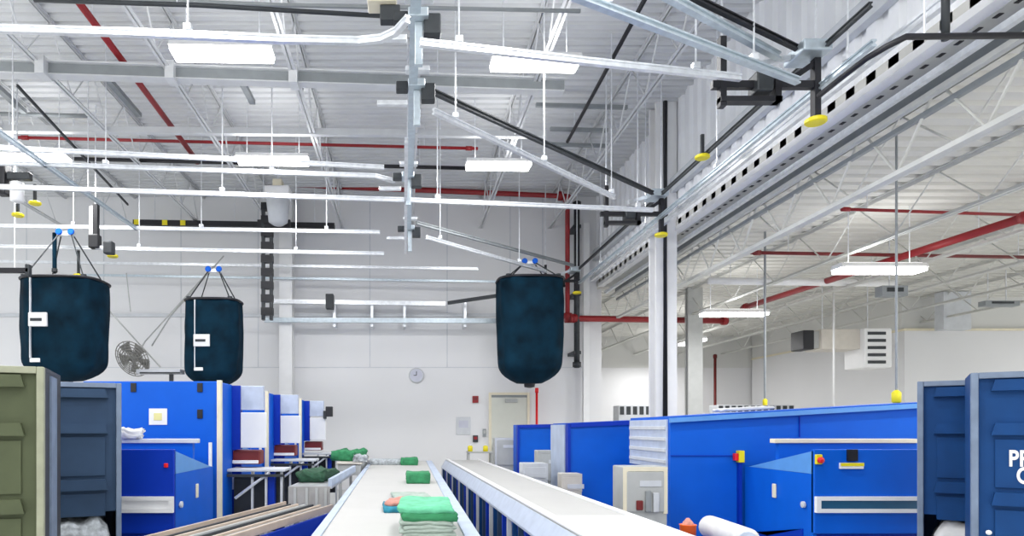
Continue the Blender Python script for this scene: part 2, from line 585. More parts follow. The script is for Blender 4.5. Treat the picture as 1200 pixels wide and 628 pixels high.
# cross rails
R1 = [U(-30, 33, ZW), U(150, 38, ZW), U(330, 46, ZW), U(420, 48, ZW), U(447, 45, ZW), U(464, 37, ZW), U(478, 22, ZW)]
rail('front galvanised rail crossing over the nearer strip lights and curving up at its end', R1, 'galv')
rail('front galvanised rail crossing from the central spine to the nearest switch bracket', [U(492, 50, ZW), U(690, 72, ZW), U(868, 91, ZW)], 'galv')
a, b_ = U(-30, 190, ZU), U(440, 206, ZU)
rail('upper galvanised rail of the middle pair, crossing beneath the farther strip lights', [a, b_, U(462, 212, ZU)], 'galv', True)
rail('lower galvanised rail of the middle pair, crossing on to the second switch bracket', [a + dn, U(470, 234, ZW), U(765, 246, ZW)], 'galv', True, 3.1)
rail('galvanised rail crossing just above the middle pair, behind the strip lights', [U(-30, 172, ZU + .12), U(300, 188, ZU + .12), U(450, 196, ZU + .12)], 'galv', False)
a, b_ = U(-30, 264, ZU), U(445, 272, ZU)
rail('upper galvanised rail of the far pair, crossing above the hanging bags', [a, b_], 'galv', True)
rail('lower galvanised rail of the far pair, crossing above the hanging bags', [U(-30, 288, ZW), U(450, 297, ZW)], 'galv', True, 2.9)
rail('thin galvanised rail along the far wall, lowest of the straight cross rails', [D(-20, 306, 16.0), D(560, 315, 16.0)], 'galv', False, w=.05, h=.06)
rail('thin galvanised rail along the far wall, second from the lowest', [D(90, 322, 16.3), D(640, 331, 16.3)], 'galv2', False, w=.04, h=.05)
# rails running away from the eye
rail('central galvanised spine rail running away overhead, seen from underneath', [Vector((.10, 5.0, ZU)), Vector((.07, 13.0, ZU))], 'galv2', True, 1.7, w=.09)
rail('lower central rail hung below the spine rail', [Vector((.02, 7.9, ZW)), Vector((.02, 13.0, ZW))], 'galv', False)
rail('dark upper rail running away along the white clerestory wall', [Vector((4.03, 5.9, ZU)), st[2]], 'dark', False, w=.035, h=.05)
rail('pale lower rail running away along the white clerestory wall', [Vector((4.06, 5.9, ZW)), st[2] + dn], 'galv2', True, 2.6)
rail('pale rail tight against the clerestory wall, farther from the hall', [Vector((4.34, 4.9, ZW + .1)), Vector((4.34, 15.9, ZW + .1))], 'galv', False, w=.06, h=.09)
a, b_ = U(-5, 152, ZU), U(160, 268, ZU)
rail('galvanised rail slanting away near the picture edge, over the largest bag', [a, b_], 'galv2', True, 2.0)
rail('dark upper rail slanting away near the picture edge', [U(20, 100, ZU + .75), U(150, 240, ZU + .75)], 'dark', False, w=.03, h=.03)
# diagonals (a dark upper rail and a pale rail below it)
d1a = Vector((.25, 2.6, ZU))
rail('nearest dark diagonal rail ending at the nearest switch bracket', [U(790, -14, ZU + .03), U(950, 64, ZU + .03)], 'black', False, w=.045, h=.05)
rail('pale blue-grey diagonal rail directly beneath the nearest dark diagonal', [U(765, -14, ZU - .06), U(912, 66, ZU - .06)], 'galv2', False, w=.06, h=.07)
rail('lower pale diagonal rail leading to the nearest switch bracket', [U(672, -6, ZW), U(935, 95, ZW)], 'galv2', True, 1.8, w=.06)
rail('middle dark diagonal rail from the central spine to the second switch bracket', [U(500, 104, ZU), U(765, 226, ZU)], 'dark', False, w=.045, h=.06)
rail('pale lower diagonal rail beneath the middle dark diagonal', [U(508, 130, ZW), U(720, 231, ZW)], 'galv', True, 1.7)
rail('far grey diagonal rail over the bag by the red pipe', [U(488, 261, ZU), U(672, 311, ZU)], 'beam', False, w=.05, h=.06)
rail('pale lower diagonal rail beneath the far grey diagonal', [U(500, 278, ZW), U(640, 318, ZW)], 'galv', True, 2.4)
# low rails near the far wall
lowr = thing('low_rail', 'grey double rail low along the far wall behind the hanging bag', 'rail', D(340, 358, 16.35))
bs = D(340, 358, 16.35)
MB().bar(D(310, 353, 16.35) - bs, D(522, 356, 16.35) - bs, .08, .10).build('upper_track', 'galv', lowr)
MB().bar(D(310, 375, 16.3) - bs, D(588, 376, 16.3) - bs, .08, .11).build('lower_track', 'galv2', lowr)
MB().bar(D(525, 355, 16.3) - bs, D(586, 346, 15.6) - bs, .05, .08).build('rising_track', 'dark', lowr)
for px in (392, 436, 474, 545):
    q = D(px, 360, 16.42) - bs
    MB().box(q.x - .03, q.x + .03, q.y - .04, WD - bs.y, D(px, 382, 16.3).z - bs.z, D(px, 352, 16.3).z - bs.z).build('wall_bracket', 'galv', lowr)
MB().box(*[D(382, 350, 16.2).x - bs.x, D(391, 350, 16.2).x - bs.x], -.25, 0, D(0, 362, 16.2).z - bs.z, D(0, 345, 16.2).z - bs.z, .01).build('end_stop', 'dark', lowr)


# ------------------------------------------------------------ switch brackets with yellow stop plates
def station(p, label, k=1.):
    r = thing('switch_bracket', label, 'switch bracket', p)
    b = MB()
    b.box(-.95 * k, -.89 * k, -.04, .04, -.52 * k, .16 * k)
    b.box(-1.02 * k, .10 * k, -.03, .03, -.34 * k, -.27 * k)
    b.box(-.95 * k, -.35 * k, -.05, .05, -.48 * k, -.43 * k)
    b.box(-.42 * k, -.36 * k, -.05, .05, -.48 * k, -.24 * k)
    b.box(-.03, .03, -.04, .04, -.62 * k, .02)
    b.sweep([(-.32 * k, 0, -.30 * k), (0, 0, -.08 * k)], [(-.02, -.025), (.02, -.025), (.02, .025), (-.02, .025)])
    b.build('bracket_frame', 'black', r)
    MB().box(-.62 * k, -.46 * k, -.10, .10, -.40 * k, -.20 * k, .015).build('air_cylinder', 'dark', r)
    MB().box(-.22 * k, .06 * k, -.18, .18, -.05, .06, .015).build('switch_plate', 'galv2', r)
    b = MB()
    b.lathe([(.085, 0), (.10, .01), (.10, .04), (.085, .05)], (0, 0, -.68 * k), 16)
    b.build('stop_plate', 'yel', r)
    MB().bar(Vector((-.55 * k, 0, -.1)), Vector((-.05, .1, .05)), .05, .05).build('switch_arm', 'galv', r)
    MB().tube([(-.92 * k, 0, .16 * k), (-.92 * k, 0, DK - p[2])], .012, 6).build('hanger_rod', 'galv', r)
    MB().tube([(0, 0, .06), (0, 0, DK - p[2])], .012, 6).build('hanger_rod', 'galv', r)
    return r


station(st[0] + Vector((0, .05, 0)), 'nearest black switch bracket under the clerestory wall, yellow stop plate at its foot')
station(st[1] + Vector((.05, .05, .02)), 'second black switch bracket, in front of the tall white column', .95)
station(st[2] + Vector((0, .2, .0)), 'farthest black switch bracket, above the bag by the red pipe', .8)
# stop plates that stand alone on the rails
def stop(px, py, d, label):
    p = D(px, py, d)
    r = thing('rail_stop', label, 'rail stop', p)
    MB().lathe([(.08, 0), (.095, .01), (.095, .04), (.08, .05)], (0, 0, -.025), 16).build('stop_plate', 'yel', r)
    MB().box(-.02, .02, -.02, .02, .025, ZW - p.z + .01 if p.z < ZW - .1 else .3).build('stop_post', 'dark', r)
stop(823, 184, 9.1, 'yellow stop plate between the two nearer switch brackets')
stop(41, 238, 11.0, 'yellow stop plate beside the white cylinder at the picture edge')
stop(21, 252, 11.3, 'small yellow stop plate below the white cylinder')
stop(132, 300, 12.4, 'yellow stop plate under the black hanger above the largest bag')
stop(92, 323, 12.9, 'tiny yellow stop plate over the largest bag')

def junction(px, py, d, label, k=1.):
    p = D(px, py, d)
    r = thing('rail_junction', label, 'rail junction', p)
    MB().box(-.09, .09, -.12, .12, -.04, .04, .01).build('plate', 'galv2', r)
    MB().box(.05, .20 * k, -.06, .06, -.16 * k, .02, .012).build('clamp', 'dark', r)
    MB().box(-.22 * k, -.09, -.06, .06, -.05, .04, .012).build('clamp', 'dark', r)
    MB().box(-.42 * k, -.10, -.03, .03, -.20, -.15, .006).build('guide_arm', 'galv', r)
    MB().box(-.03, .04, -.03, .03, -.42 * k, -.041, .006).build('drop_bar', 'galv2', r)
    MB().box(-.12, .14, -.05, .05, .16, .21, .006).build('cross_bolt', 'galv', r)
    MB().tube([(0, 0, .04), (0, 0, DK - p.z)], .014, 6).build('hanger_rod', 'galv', r)


junction(488, 102, 7.34, 'black clamped junction on the central spine where the middle dark diagonal starts')
junction(478, 207, 9.95, 'black clamped junction on the central spine at the middle rail pair')
junction(480, 268, 12.6, 'black clamped junction on the central spine at the far rail pair')
junction(490, 22, 6.1, 'black clamped junction on the central spine next to the curved rail end')
p = D(448, 2, 6.1)
o = MB().box(-.13, .13, -.1, .1, -.05, .12, .01).build('valve_box', 'cream')
o.location = p
tag(o, 'cream valve box at the top edge beside the spine rail', 'box')
MB().box(-.02, .16, -.05, .05, -.19, -.051, .01).build('valve', 'dark', o)
MB().tube([(0, 0, .12), (0, 0, DK - p.z)], .012, 6).build('hanger_rod', 'galv', o)
o = pipe('drop_pipe', 'black drop pipe in the hall corner close beside the red pipe', 'pipe', [[D(676, 236, 16.25), D(676, 431, 16.25)]], .07, 'dark', True)
for z in (-.6, -2.2, -3.6):
    MB().box(-.09, .09, -.05, WD - 16.25, z - .04, z + .04, .008).build('wall_mount', 'dark', o)

# the lift hardware on the left
p = D(112, 250, 12.0)
r = thing('rail_hanger', 'black forked hanger with a white strip above the largest bag', 'hanger', p)
MB().box(-.03, .05, -.05, .05, -.62, .15).build('post', 'black', r)
MB().box(-.10, .08, -.08, .08, -.62, -.38, .02).build('motor', 'black', r)
MB().box(-.10, -.04, -.03, .03, -.60, .12).build('strip', 'white', r)
MB().box(.16, .32, -.08, .08, -.72, -.5, .02).build('switch_box', 'dark', r)
MB().bar(Vector((.0, 0, -.6)), Vector((.2, 0, -.6)), .05, .05).build('arm', 'galv', r)
MB().tube([(0, 0, .15), (0, 0, DK - p.z)], .012, 6).build('hanger_rod', 'galv', r)
p = D(20, 225, 10.6)
r = thing('air_cylinder', 'white cylinder with a black clamp hanging at the picture edge', 'cylinder', p)
MB().lathe([(.06, -.16), (.10, -.14), (.10, .14), (.06, .16)], (0, 0, 0), 16).build('cylinder_body', 'white', r, True)
MB().box(-.30, -.14, -.1, .1, -.05, .45, .02).build('clamp', 'black', r)
MB().box(-.14, .22, -.06, .06, .18, .30, .02).build('clamp_arm', 'dark', r)
MB().tube([(0, 0, .16), (0, 0, DK - p.z)], .012, 6).build('hanger_rod', 'galv', r)
p = D(64, 292, 12.6)
r = thing('drop_cable', 'short navy pull cable between the rails over the largest bag', 'cable', p)
MB().tube([(0, 0, -.35), (0, 0, .3)], .04, 8).build('cable', 'bag', r)
MB().lathe([(.02, -.45), (.05, -.42), (.05, -.36), (.02, -.35)], (0, 0, 0), 12).build('cable_end', 'dark', r)
p = D(17, 317, 11.5)
o = MB().box(-.6, .26, -.05, .05, -.04, .04, .01).build('rail_bracket', 'black')
o.location = p
tag(o, 'black horizontal bracket bar beside the largest bag at the picture edge', 'bracket')
MB().box(.2, .27, -.05, .05, -.1, .1, .01).build('end_plate', 'dark', o)
MB().tube([(0, 0, .04), (0, 0, DK - p.z)], .012, 6).build('hanger_rod', 'galv', o)

# mast and white sensor box
p = D(313, 308, 14.6)
r = thing('lift_mast', 'black vertical lift mast in front of the pale wall column', 'mast', Vector((p.x, p.y, EYE + 125 * 14.6 / F)))
z0 = r.location.z
MB().box(-.11, -.05, -.06, .06, 0, D(0, 240, 14.6).z - z0).box(.06, .12, -.06, .06, 0, D(0, 278, 14.6).z - z0).build('mast_rail', 'dark', r)
for k in range(9):
    MB().box(-.12, .13, -.07, .07, .1 + k * .28, .26 + k * .28).build('mast_panel', 'black', r)
MB().box(-.2, .5, -.05, .05, D(0, 267, 14.6).z - z0, D(0, 258, 14.6).z - z0).build('mast_arm', 'black', r)
MB().tube([(-.08, 0, D(0, 240, 14.6).z - z0), (-.08, 0, DK - z0)], .012, 6).build('hanger_rod', 'galv', r)
p = D(326, 235, 14.3)
r = thing('sensor_box', 'white boxed sensor with a grey tapered body under the farther strip light', 'sensor', p)
MB().box(-.26, .26, -.2, .2, .02, .26, .03).build('cap', 'white', r)
MB().lathe([(.10, -.52), (.20, -.45), (.25, 0), (.22, .02)], (0, 0, 0), 20).build('body', 'lgrey', r, True)
MB().box(-.10, .10, -.12, .12, .26, .42, .02).build('neck', 'cream', r)
MB().tube([(0, 0, .42), (0, 0, DK - p.z)], .02, 8).build('hanger_rod', 'galv', r)


# ------------------------------------------------------------ hanging laundry bags
def bag(px0, px1, py0, py1, d, zrail, label, tagpos, squareness=5., seed=0, taper=.06):
    w = (px1 - px0) * d / F
    z1 = EYE + (VY - py0) * d / F
    z0 = EYE + (VY - py1) * d / F
    h = z1 - z0
    x = ((px0 + px1) / 2 - VX) * d / F
    r = thing('laundry_bag', label, 'hanging laundry bag', (x, d, z1))
    b = MB()
    n, rows = 64, 30
    R = []
    for i in range(rows + 1):
        t = i / rows
        z = -h * t
        # silhouette: straight with a slight bulge, corners rounding at the foot
        e = max(0., (t - .78) / .22)
        k = (1 - e ** 2.8 * .58) * (1 - taper * t + .03 * math.sin(t * PI))
        a_, b2 = w / 2 * k, w * .40 * k
        ring = []
        for j in range(n):
            th = 2 * PI * j / n
            cs, sn = math.cos(th), math.sin(th)
            ex = 2 / 3.2
            fx = math.copysign(abs(cs) ** ex, cs)
            fy = math.copysign(abs(sn) ** ex, sn)
            fold = 1 + .022 * math.sin(th * 9 + 2 * math.sin(t * 3 + seed)) * (1 - .5 * t) + .02 * noise.noise(Vector((fx * 3 + seed, fy * 3, t * 5)))
            ring.append(b.bm.verts.new((fx * a_ * fold, fy * b2 * fold, z)))
        R.append(ring)
    for i in range(rows):
        for j in range(n):
            b.bm.faces.new((R[i][j], R[i][(j + 1) % n], R[i + 1][(j + 1) % n], R[i + 1][j]))
    cb = b.bm.verts.new((0, 0, -h - .02))
    for j in range(n):
        b.bm.faces.new((R[-1][(j + 1) % n], R[-1][j], cb))
    # open mouth, slightly sunken load
    ct = b.bm.verts.new((0, 0, -.12))
    for j in range(n):
        b.bm.faces.new((R[0][j], R[0][(j + 1) % n], ct))
    b.build('sack', 'bag', r, True)
    # mouth frame
    P = []
    for j in range(33):
        th = 2 * PI * j / 32
        cs, sn = math.cos(th), math.sin(th)
        ex = 2 / 3.2
        P.append((math.copysign(abs(cs) ** ex, cs) * w * .505, math.copysign(abs(sn) ** ex, sn) * w * .41, .0))
    MB().tube(P, .025, 8).build('mouth_frame', 'black', r, True)
    # four slings to a trolley on the rail
    hr = zrail - z1
    for sx in (-1, 1):
        for sy in (-1, 1):
            MB().tube([(sx * w * .38, sy * w * .32, 0), (sx * .10, sy * .03, hr - .12)], .013, 6).build('sling', 'dark', r)
            MB().lathe([(.02, -.02), (.05, -.02), (.05, .03), (.02, .03)], (sx * w * .38, sy * w * .32, .02), 10).build('sling_hook', 'dark', r)
    t = MB().box(-.16, .16, -.04, .04, hr - .17, hr - .085, .015).build('trolley', 'galv', r)
    for sx in (-1, 1):
        MB().lathe([(.05, -.02), (.06, -.01), (.06, .01), (.05, .02)], (sx * .11, -.05, hr - .10), 14, Matrix.Rotation(PI / 2, 3, 'X')).build('trolley_wheel', 'blue', t)
    # white seam strap and label patch
    yf = -w * .40
    tx = ((tagpos[0] - (px0 + px1) / 2)) * d / F
    tz = -(tagpos[1] - py0) * d / F
    f = MB()
    f.box(tx - .010, tx + .010, yf - .02, yf + .05, -h * .80, -.03)
    f.build('seam_strap', 'lgrey', r)
    q = MB().box(tx - .02, tx + .30, yf - .04, yf + .05, tz - .12, tz + .12, .01).build('label_patch', 'white', r)
    g_ = MB()
    g_.box(tx + .02, tx + .22, yf - .047, yf - .041, tz - .03, tz + .02)
    g_.build('patch_mark', 'dark', q)
    MB().box(tx - .02, tx + .16, yf * .9 - .05, yf * .9 + .05, -h * .84, -h * .80, .01).build('lower_patch', 'white', r)
    MB().lathe([(.03, -.10), (.11, -.08), (.12, 0), (.08, .05)], (0, 0, -h), 14).build('drain_tie', 'black', r)
    return r


bag(33, 122, 331, 446, 12.4, ZU - .02, 'largest navy laundry bag with a white patch, above the olive cart', (55, 380), seed=1)
bag(220, 282, 354, 452, 13.9, ZW - .02, 'navy laundry bag with a white patch, above the blue folding machine', (236, 402), seed=4, taper=.0)
o = bag(583, 658, 329, 449, 14.5, ZU - .04, 'navy laundry bag hanging on its own beside the red pipe', (622, 385), seed=9)
for ch in list(o.children):
    if ch.name.split('.')[0] in ('label_patch', 'lower_patch', 'seam_strap'):
        for c2 in list(ch.children):
            bpy.data.objects.remove(c2)
        bpy.data.objects.remove(ch)
p = D(620, 326, 14.5)

# ------------------------------------------------------------ fan, clock, small wall things
p = D(156, 420, 14.2)
r = thing('wall_fan', 'tilted grey round fan between the two bags', 'fan', p)
rot = Matrix.Rotation(math.radians(28), 3, 'Y') @ Matrix.Rotation(math.radians(-58), 3, 'X')
b = MB()
for k in range(7):
    rr = .06 + .055 * k
    P = [rot @ Vector((rr * math.cos(2 * PI * j / 24), rr * math.sin(2 * PI * j / 24), -.10 + .012 * k)) for j in range(25)]
    b.tube(P, .011, 5)
for j in range(16):
    a_ = 2 * PI * j / 16
    b.tube([rot @ Vector((.05 * math.cos(a_), .05 * math.sin(a_), -.10)), rot @ Vector((.40 * math.cos(a_), .40 * math.sin(a_), -.02))], .009, 5)
b.build('guard', 'fan', r)
b = MB()
for j in range(5):
    a0 = 2 * PI * j / 5
    pr = []
    for rr, da in ((.07, -.25), (.36, -.45), (.37, .35), (.07, .3)):
        pr.append((rr * math.cos(a0 + da), rr * math.sin(a0 + da)))
    A = [b.bm.verts.new(rot @ Vector((x_, y_, .01 + .03 * i / 3))) for i, (x_, y_) in enumerate(pr)]
    B = [b.bm.verts.new(rot @ Vector((x_, y_, .025 + .03 * i / 3))) for i, (x_, y_) in enumerate(pr)]
    b.bm.faces.new(A)
    b.bm.faces.new(B[::-1])
    for i in range(4):
        b.bm.faces.new((A[i], B[i], B[(i + 1) % 4], A[(i + 1) % 4]))
b.build('blade', 'fan', r)
b = MB()
b.lathe([(.05, -.06), (.10, 0), (.11, .16), (.06, .22)], (0, 0, 0), 16, rot)
b.build('motor', 'fan', r, True)
b = MB()
b.tube([(.0, .12, .0), D(170, 400, 14.4) - p, D(250, 312, 15.9) - p], .016, 6)
b.tube([D(178, 405, 14.4) - p, D(200, 370, 15.0) - p, D(262, 300, 15.9) - p], .016, 6)
b.tube([D(126, 362, 15.0) - p, D(165, 405, 14.4) - p, D(188, 430, 14.2) - p], .016, 6)
b.tube([D(148, 320, 15.2) - p, D(153, 365, 14.9) - p], .012, 6)
b.build('stay_rod', 'grey', r)
p = D(190, 435.5, 14.0)
o = MB().box(-.48, .42, -.15, .15, -.05, .04, .01).build('fan_bracket', 'lgrey')
o.location = p
tag(o, 'grey bracket shelf carried on a short post below the tilted fan', 'bracket')
MB().box(.16, .22, -.05, .05, -.4, -.05).build('post', 'dark', o)
MB().box(-.40, .42, -.16, -.151, -.05, -.02).build('edge_strip', 'dark', o)

p = D(488, 440, WD - .02)
r = thing('wall_clock', 'pale round clock on the far wall above the belt', 'clock', p)
RX = Matrix.Rotation(PI / 2, 3, 'X')
MB().lathe([(.15, 0), (.17, 0), (.185, .02), (.17, .05), (.15, .05)], (0, 0, 0), 32, RX).build('case', 'lgrey', r, True)
MB().lathe([(.01, .045), (.155, .045), (.155, .052), (.01, .052)], (0, 0, 0), 32, RX).build('dial', 'clock', r)
MB().box(-.008, .008, -.06, -.053, 0, .10).build('minute_hand', 'black', r)
MB().box(-.07, 0, -.06, -.053, -.008, .008).build('hour_hand', 'black', r)


def plate(name, px, py, wpx, hpx, m, label, cat, d=WD, dep=.05, extra=None):
    p = D(px, py, d)
    w, h = wpx * d / F, hpx * d / F
    r = thing(name, label, cat, p)
    MB().box(-w / 2, w / 2, -dep, 0, -h / 2, h / 2, .008).build('body', m, r)
    if extra:
        MB().box(-w * .32, w * .32, -dep - .006, -dep + .001, -h * .1, h * .3).build(extra[0], extra[1], r)
    return r


plate('fire_alarm', 557, 468, 7, 8, 'red', 'small red fire alarm on the far wall beside the door', 'alarm', extra=('strobe', 'dred'))
plate('wall_notice', 543, 499, 17, 21, 'lgrey', 'pale grey notice sheet on the far wall', 'notice', dep=.02, extra=('printed_block', 'clock'))
plate('thermostat', 567.5, 507, 4, 9, 'beam', 'small dark thermostat beside the door frame', 'thermostat', extra=('dial', 'grey'))
plate('call_point', 557, 514, 6, 8, 'dark', 'small dark call point under the fire alarm', 'call point', extra=('button', 'red'))

p = D(562, 529, 14.9)
r = thing('work_stand', 'small grey stand at the end of the belt below the notice', 'stand', (p.x, p.y, 0))
MB().box(-.28, .28, -.2, .2, p.z - .03, p.z + .0, .01).build('top', 'grey', r)
for sx in (-1, 1):
    MB().box(sx * .25 - .02, sx * .25 + .02, -.18, .18, 0, p.z - .03).build('leg', 'grey', r)
for px, lb in ((551, 'yellow canister on the grey stand, under the notice'), (569, 'yellow canister on the grey stand, nearer the door')):
    q = D(px, 529, 14.9)
    c = thing('canister', lb, 'canister', (q.x, q.y, p.z))
    MB().lathe([(.04, 0), (.055, .005), (.055, .11), (.03, .13)], (0, 0, 0), 14).build('body', 'yel', c, True)
    MB().lathe([(.02, .13), (.025, .131), (.025, .16), (.02, .16)], (0, 0, 0), 12).build('cap', 'white', c)

# ------------------------------------------------------------ low bay equipment
p = D(978, 399, 16.6)
r = thing('unit_heater', 'beige unit heater with a louvred outlet and black intake in the low bay', 'heater', p)
MB().box(-.50, .45, -.3, .4, -.24, .24, .02).build('body', 'warm', r)
MB().box(-.90, -.64, -.25, .3, -.24, .22, .02).build('intake', 'black', r)
MB().box(-.64, -.50, -.2, .3, -.20, .20).build('collar', 'grey', r)
h = MB().box(.42, 1.08, -.45, .3, -.70, .24, .03).build('outlet_hood', 'white', r)
b = MB()
for k in range(5):
    b.box(.50, .92, -.47, -.448, -.60 + k * .17, -.53 + k * .17)
b.build('louvre', 'dark', h)
MB().tube([(-.3, 0, .24), (-.3, 0, LZ - p.z)], .014, 6).build('hanger_rod', 'galv', r)
MB().tube([(.8, 0, .24), (.8, 0, LZ - p.z)], .014, 6).build('hanger_rod', 'galv', r)


def drop_cord(px, y0, y1, d, ypx, label):
    p = D(px, y1, d)
    r = thing('pull_switch', label, 'pull switch', p)
    MB().tube([(0, 0, 0), (0, 0, LZ - p.z)], .018 * d / 10, 6).build('cord', 'beam', r)
    hh = ypx * d / F
    MB().lathe([(.25 * hh, -hh), (.33 * hh, -hh * .9), (.33 * hh, -hh * .2), (.12 * hh, 0)], (0, 0, 0), 12).build('pull_handle', 'yel', r, True)
    return r


drop_cord(1050.5, 330, 457, 8.0, 15, 'grey drop cord with a big yellow handle beside the navy carts')
drop_cord(896.5, 375, 467, 12.0, 8, 'thin drop cord with a small yellow handle over the blue machine wall')
pipe('hanging_pole', 'slim white pole hanging from the low bay trusses past the heater', 'pole', [[D(977, 500 - (LZ - EYE) * F / 15.5, 15.5), D(977, 489, 15.5)]], .022, 'white', False)
def hang(o, xs, top):
    for x in xs:
        MB().tube([(x, -.05, 0), (x, -.05, top - o.location.z)], .012, 6).build('hanger_rod', 'galv', o)


hang(plate('junction_box', 1040, 343, 30, 12, 'beam', 'dark box on the end of the white pipe in the low bay', 'box', 12.5, .2, ('lid', 'dark')), (0.,), LZ)
hang(plate('duct_box', 1111, 366, 32, 44, 'lgrey', 'pale upright duct panel above the office wall', 'duct panel', 17.5, .3), (-.2, .2), LZ)
hang(plate('beam_fixture', 1166, 357, 40, 6, 'beam', 'flat dark fixture hanging near the office wall', 'fixture', 15, .2, ('stem', 'dark')), (-.2, .2), LZ)


def ventbox(px, py, wpx, hpx, d, label):
    p = D(px, py, d)
    w, h = wpx * d / F, hpx * d / F
    r = thing('equipment_rack', label, 'equipment', (p.x, p.y, 0))
    MB().box(-w / 2, w / 2, 0, .6, 0, p.z + h / 2, .02).build('body', 'lgrey', r)
    n = max(3, int(wpx / 7))
    b = MB()
    for k in range(n):
        x = -w / 2 + w * (k + .5) / n
        b.box(x - w / n * .32, x + w / n * .32, -.01, .001, p.z - h * .4, p.z + h * .4)
    b.build('louvre', 'dark', r)


ventbox(748, 481, 46, 12, 22, 'grey equipment with a row of dark louvres behind the tall white column')
ventbox(886, 479, 90, 9, 21, 'long grey equipment with dark louvres showing over the blue machine wall')


# ------------------------------------------------------------ linen folding machines
def folder(s, loc, W, label, cab, m2=False):
    """s=-1: machine stands on the -x side of the aisle; local x grows away from the aisle"""
    r = thing('linen_folder', label, 'folding machine', loc)

    def X(a, b):
        return (s * a, s * b)
    # feeder at the front
    MB().box(*X(.02, W), .03, 1.22, .42, 1.12).build('feeder_body', 'blue2', r)
    MB().box(*X(0, W), -.02, .03, .58, 1.345, .008).build('feeder_front', 'blue2' if s < 0 else 'blue', r)
    MB().box(*X(0, .03), .0, 1.24, .30, 1.119).build('side_panel', 'blue', r)
    b = MB()
    b.prism([(.0, 1.121), (.0, 1.33), (1.16, 1.121)], 'x', s * 0, s * .03)
    b.build('side_wing', 'blue3', r)
    b = MB()
    b.prism([(.15, .44), (1.0, .44), (1.15, .34), (.15, .60)], 'x', -s * .012, 0)
    b.build('side_recess', 'blue2', r)
    MB().box(*X(.03, W), .62, .68, 1.12, 1.385).build('back_guard', 'blue', r)
    MB().box(*X(-.02, W), .60, .70, 1.386, 1.43, .006).build('top_rail', 'cream' if s > 0 else 'lgrey', r)
    bp = MB()
    bp.box(*X(.0, W), -.06, -.021, .885, .92).box(*X(.0, W), -.06, -.021, .775, .81).box(*X(.0, .04), -.06, -.021, .811, .884)
    bp.build('bumper', 'white', r)
    MB().box(*X(.041, W), -.045, -.021, .811, .884).build('bumper_insert', 'teal2' if s > 0 else 'white', r)
    MB().box(*X(0.03, W), .0, 1.2, 0, .41).build('plinth', 'black', r)
    MB().box(*X(-.02, -.001), .60, .66, .84, .98, .008).build('side_handle', 'cream', r)
    MB().lathe([(.015, 0), (.03, .01), (.03, .03), (.01, .035)], (-s * 0, .12, .83), 10, Matrix.Rotation(-s * PI / 2, 3, 'Y')).build('side_bolt', 'lgrey', r)
    es = MB().box(*X(.0, .06), -.05, -.021, 1.21, 1.30, .008).build('stop_button', 'yel', r) if s > 0 else MB().box(*X(.05, .09), -.04, -.021, 1.18, 1.22, .008).build('stop_button', 'bred', r)
    if s > 0:
        MB().lathe([(.02, 0), (.028, .01), (.028, .03), (.01, .04)], (s * .03, -.05, 1.25), 12, Matrix.Rotation(PI / 2, 3, 'X')).build('button_cap', 'bred', es)
        MB().box(*X(.29, .38), -.045, -.021, 1.24, 1.345).build('hook', 'black', r)
        lb = MB().box(*X(.22, .43), -.05, -.021, 1.17, 1.225, .004).build('warning_label', 'white', r)
        MB().box(*X(.22, .43), -.054, -.051, 1.195, 1.224).build('label_band', 'yel', lb)
    if s < 0:
        MB().box(*X(.0, .03), 1.17, 1.20, 1.121, 1.38).build('wing_post', 'white', r)
    # cabinet behind
    cab(r, X)
    return r


def cab_left(r, X):
    c = MB().box(*X(-.03, 1.45), 1.30, 1.95, .2, 2.05, .01).build('cabinet', 'blue', r)
    for (xx, z, h) in ((.13, 1.98, .10), (.13, 1.69, .10), (.86, 1.98, .10)):
        MB().box(*X(xx, xx + .06), 1.285, 1.301, z - h / 2, z + h / 2, .004).build('latch', 'black', c)
    lb = MB().box(*X(.52, .72), 1.29, 1.301, 1.57, 1.75, .004).build('rating_label', 'white', c)
    MB().box(*X(.575, .665), 1.284, 1.29, 1.62, 1.70, .002).build('label_symbol', 'pyel', lb)
    MB().box(*X(-.075, -.031), 1.27, 1.34, .2, 2.06).build('corner_post', 'cream', r)
    # control panels that stand out over the aisle
    MB().box(*X(-.40, -.08), 1.96, 2.02, 1.75, 2.04, .008).build('upper_screen', 'bluegrey', r)
    MB().box(*X(-.44, -.14), 1.90, 1.955, 1.30, 1.72, .008).build('lower_screen', 'white', r)
    MB().box(*X(-.13, -.03), 1.92, 2.04, 1.28, 2.04).build('screen_post', 'blue2', r)
    MB().box(*X(-.36, -.03), 1.96, 2.2, 1.10, 1.27, .02).build('roller_housing', 'dred', r)
    MB().box(*X(-.34, -.03), 1.94, 2.02, 1.11, 1.15, .005).build('housing_strip', 'white', r)
    # outfeed shelf, legs and braces
    MB().box(*X(-.70, -.03), 1.70, 2.15, 1.03, 1.06, .005).build('outfeed_shelf', 'lgrey', r)
    MB().box(*X(-.68, -.03), 1.69, 1.72, .97, 1.0).build('shelf_rail', 'dark', r)
    MB().box(*X(-.62, -.04), 1.98, 2.15, .30, .96).build('drive_cover', 'dark', r)
    for xx in (.30, .46, .64):
        MB().box(*X(-xx - .025, -xx), 1.74, 1.78, 0, 1.03).build('leg', 'lgrey', r)
    P0, P1 = Vector((X(-.12, 0)[0], 1.72, .72)), Vector((X(-.52, 0)[0], 1.72, 1.02))
    MB().tube([P0, P1], .018, 8).build('brace', 'galv', r)
    MB().box(*X(-.56, -.48), 1.8, 1.9, .4, 1.02).build('blue_post', 'blue2', r)


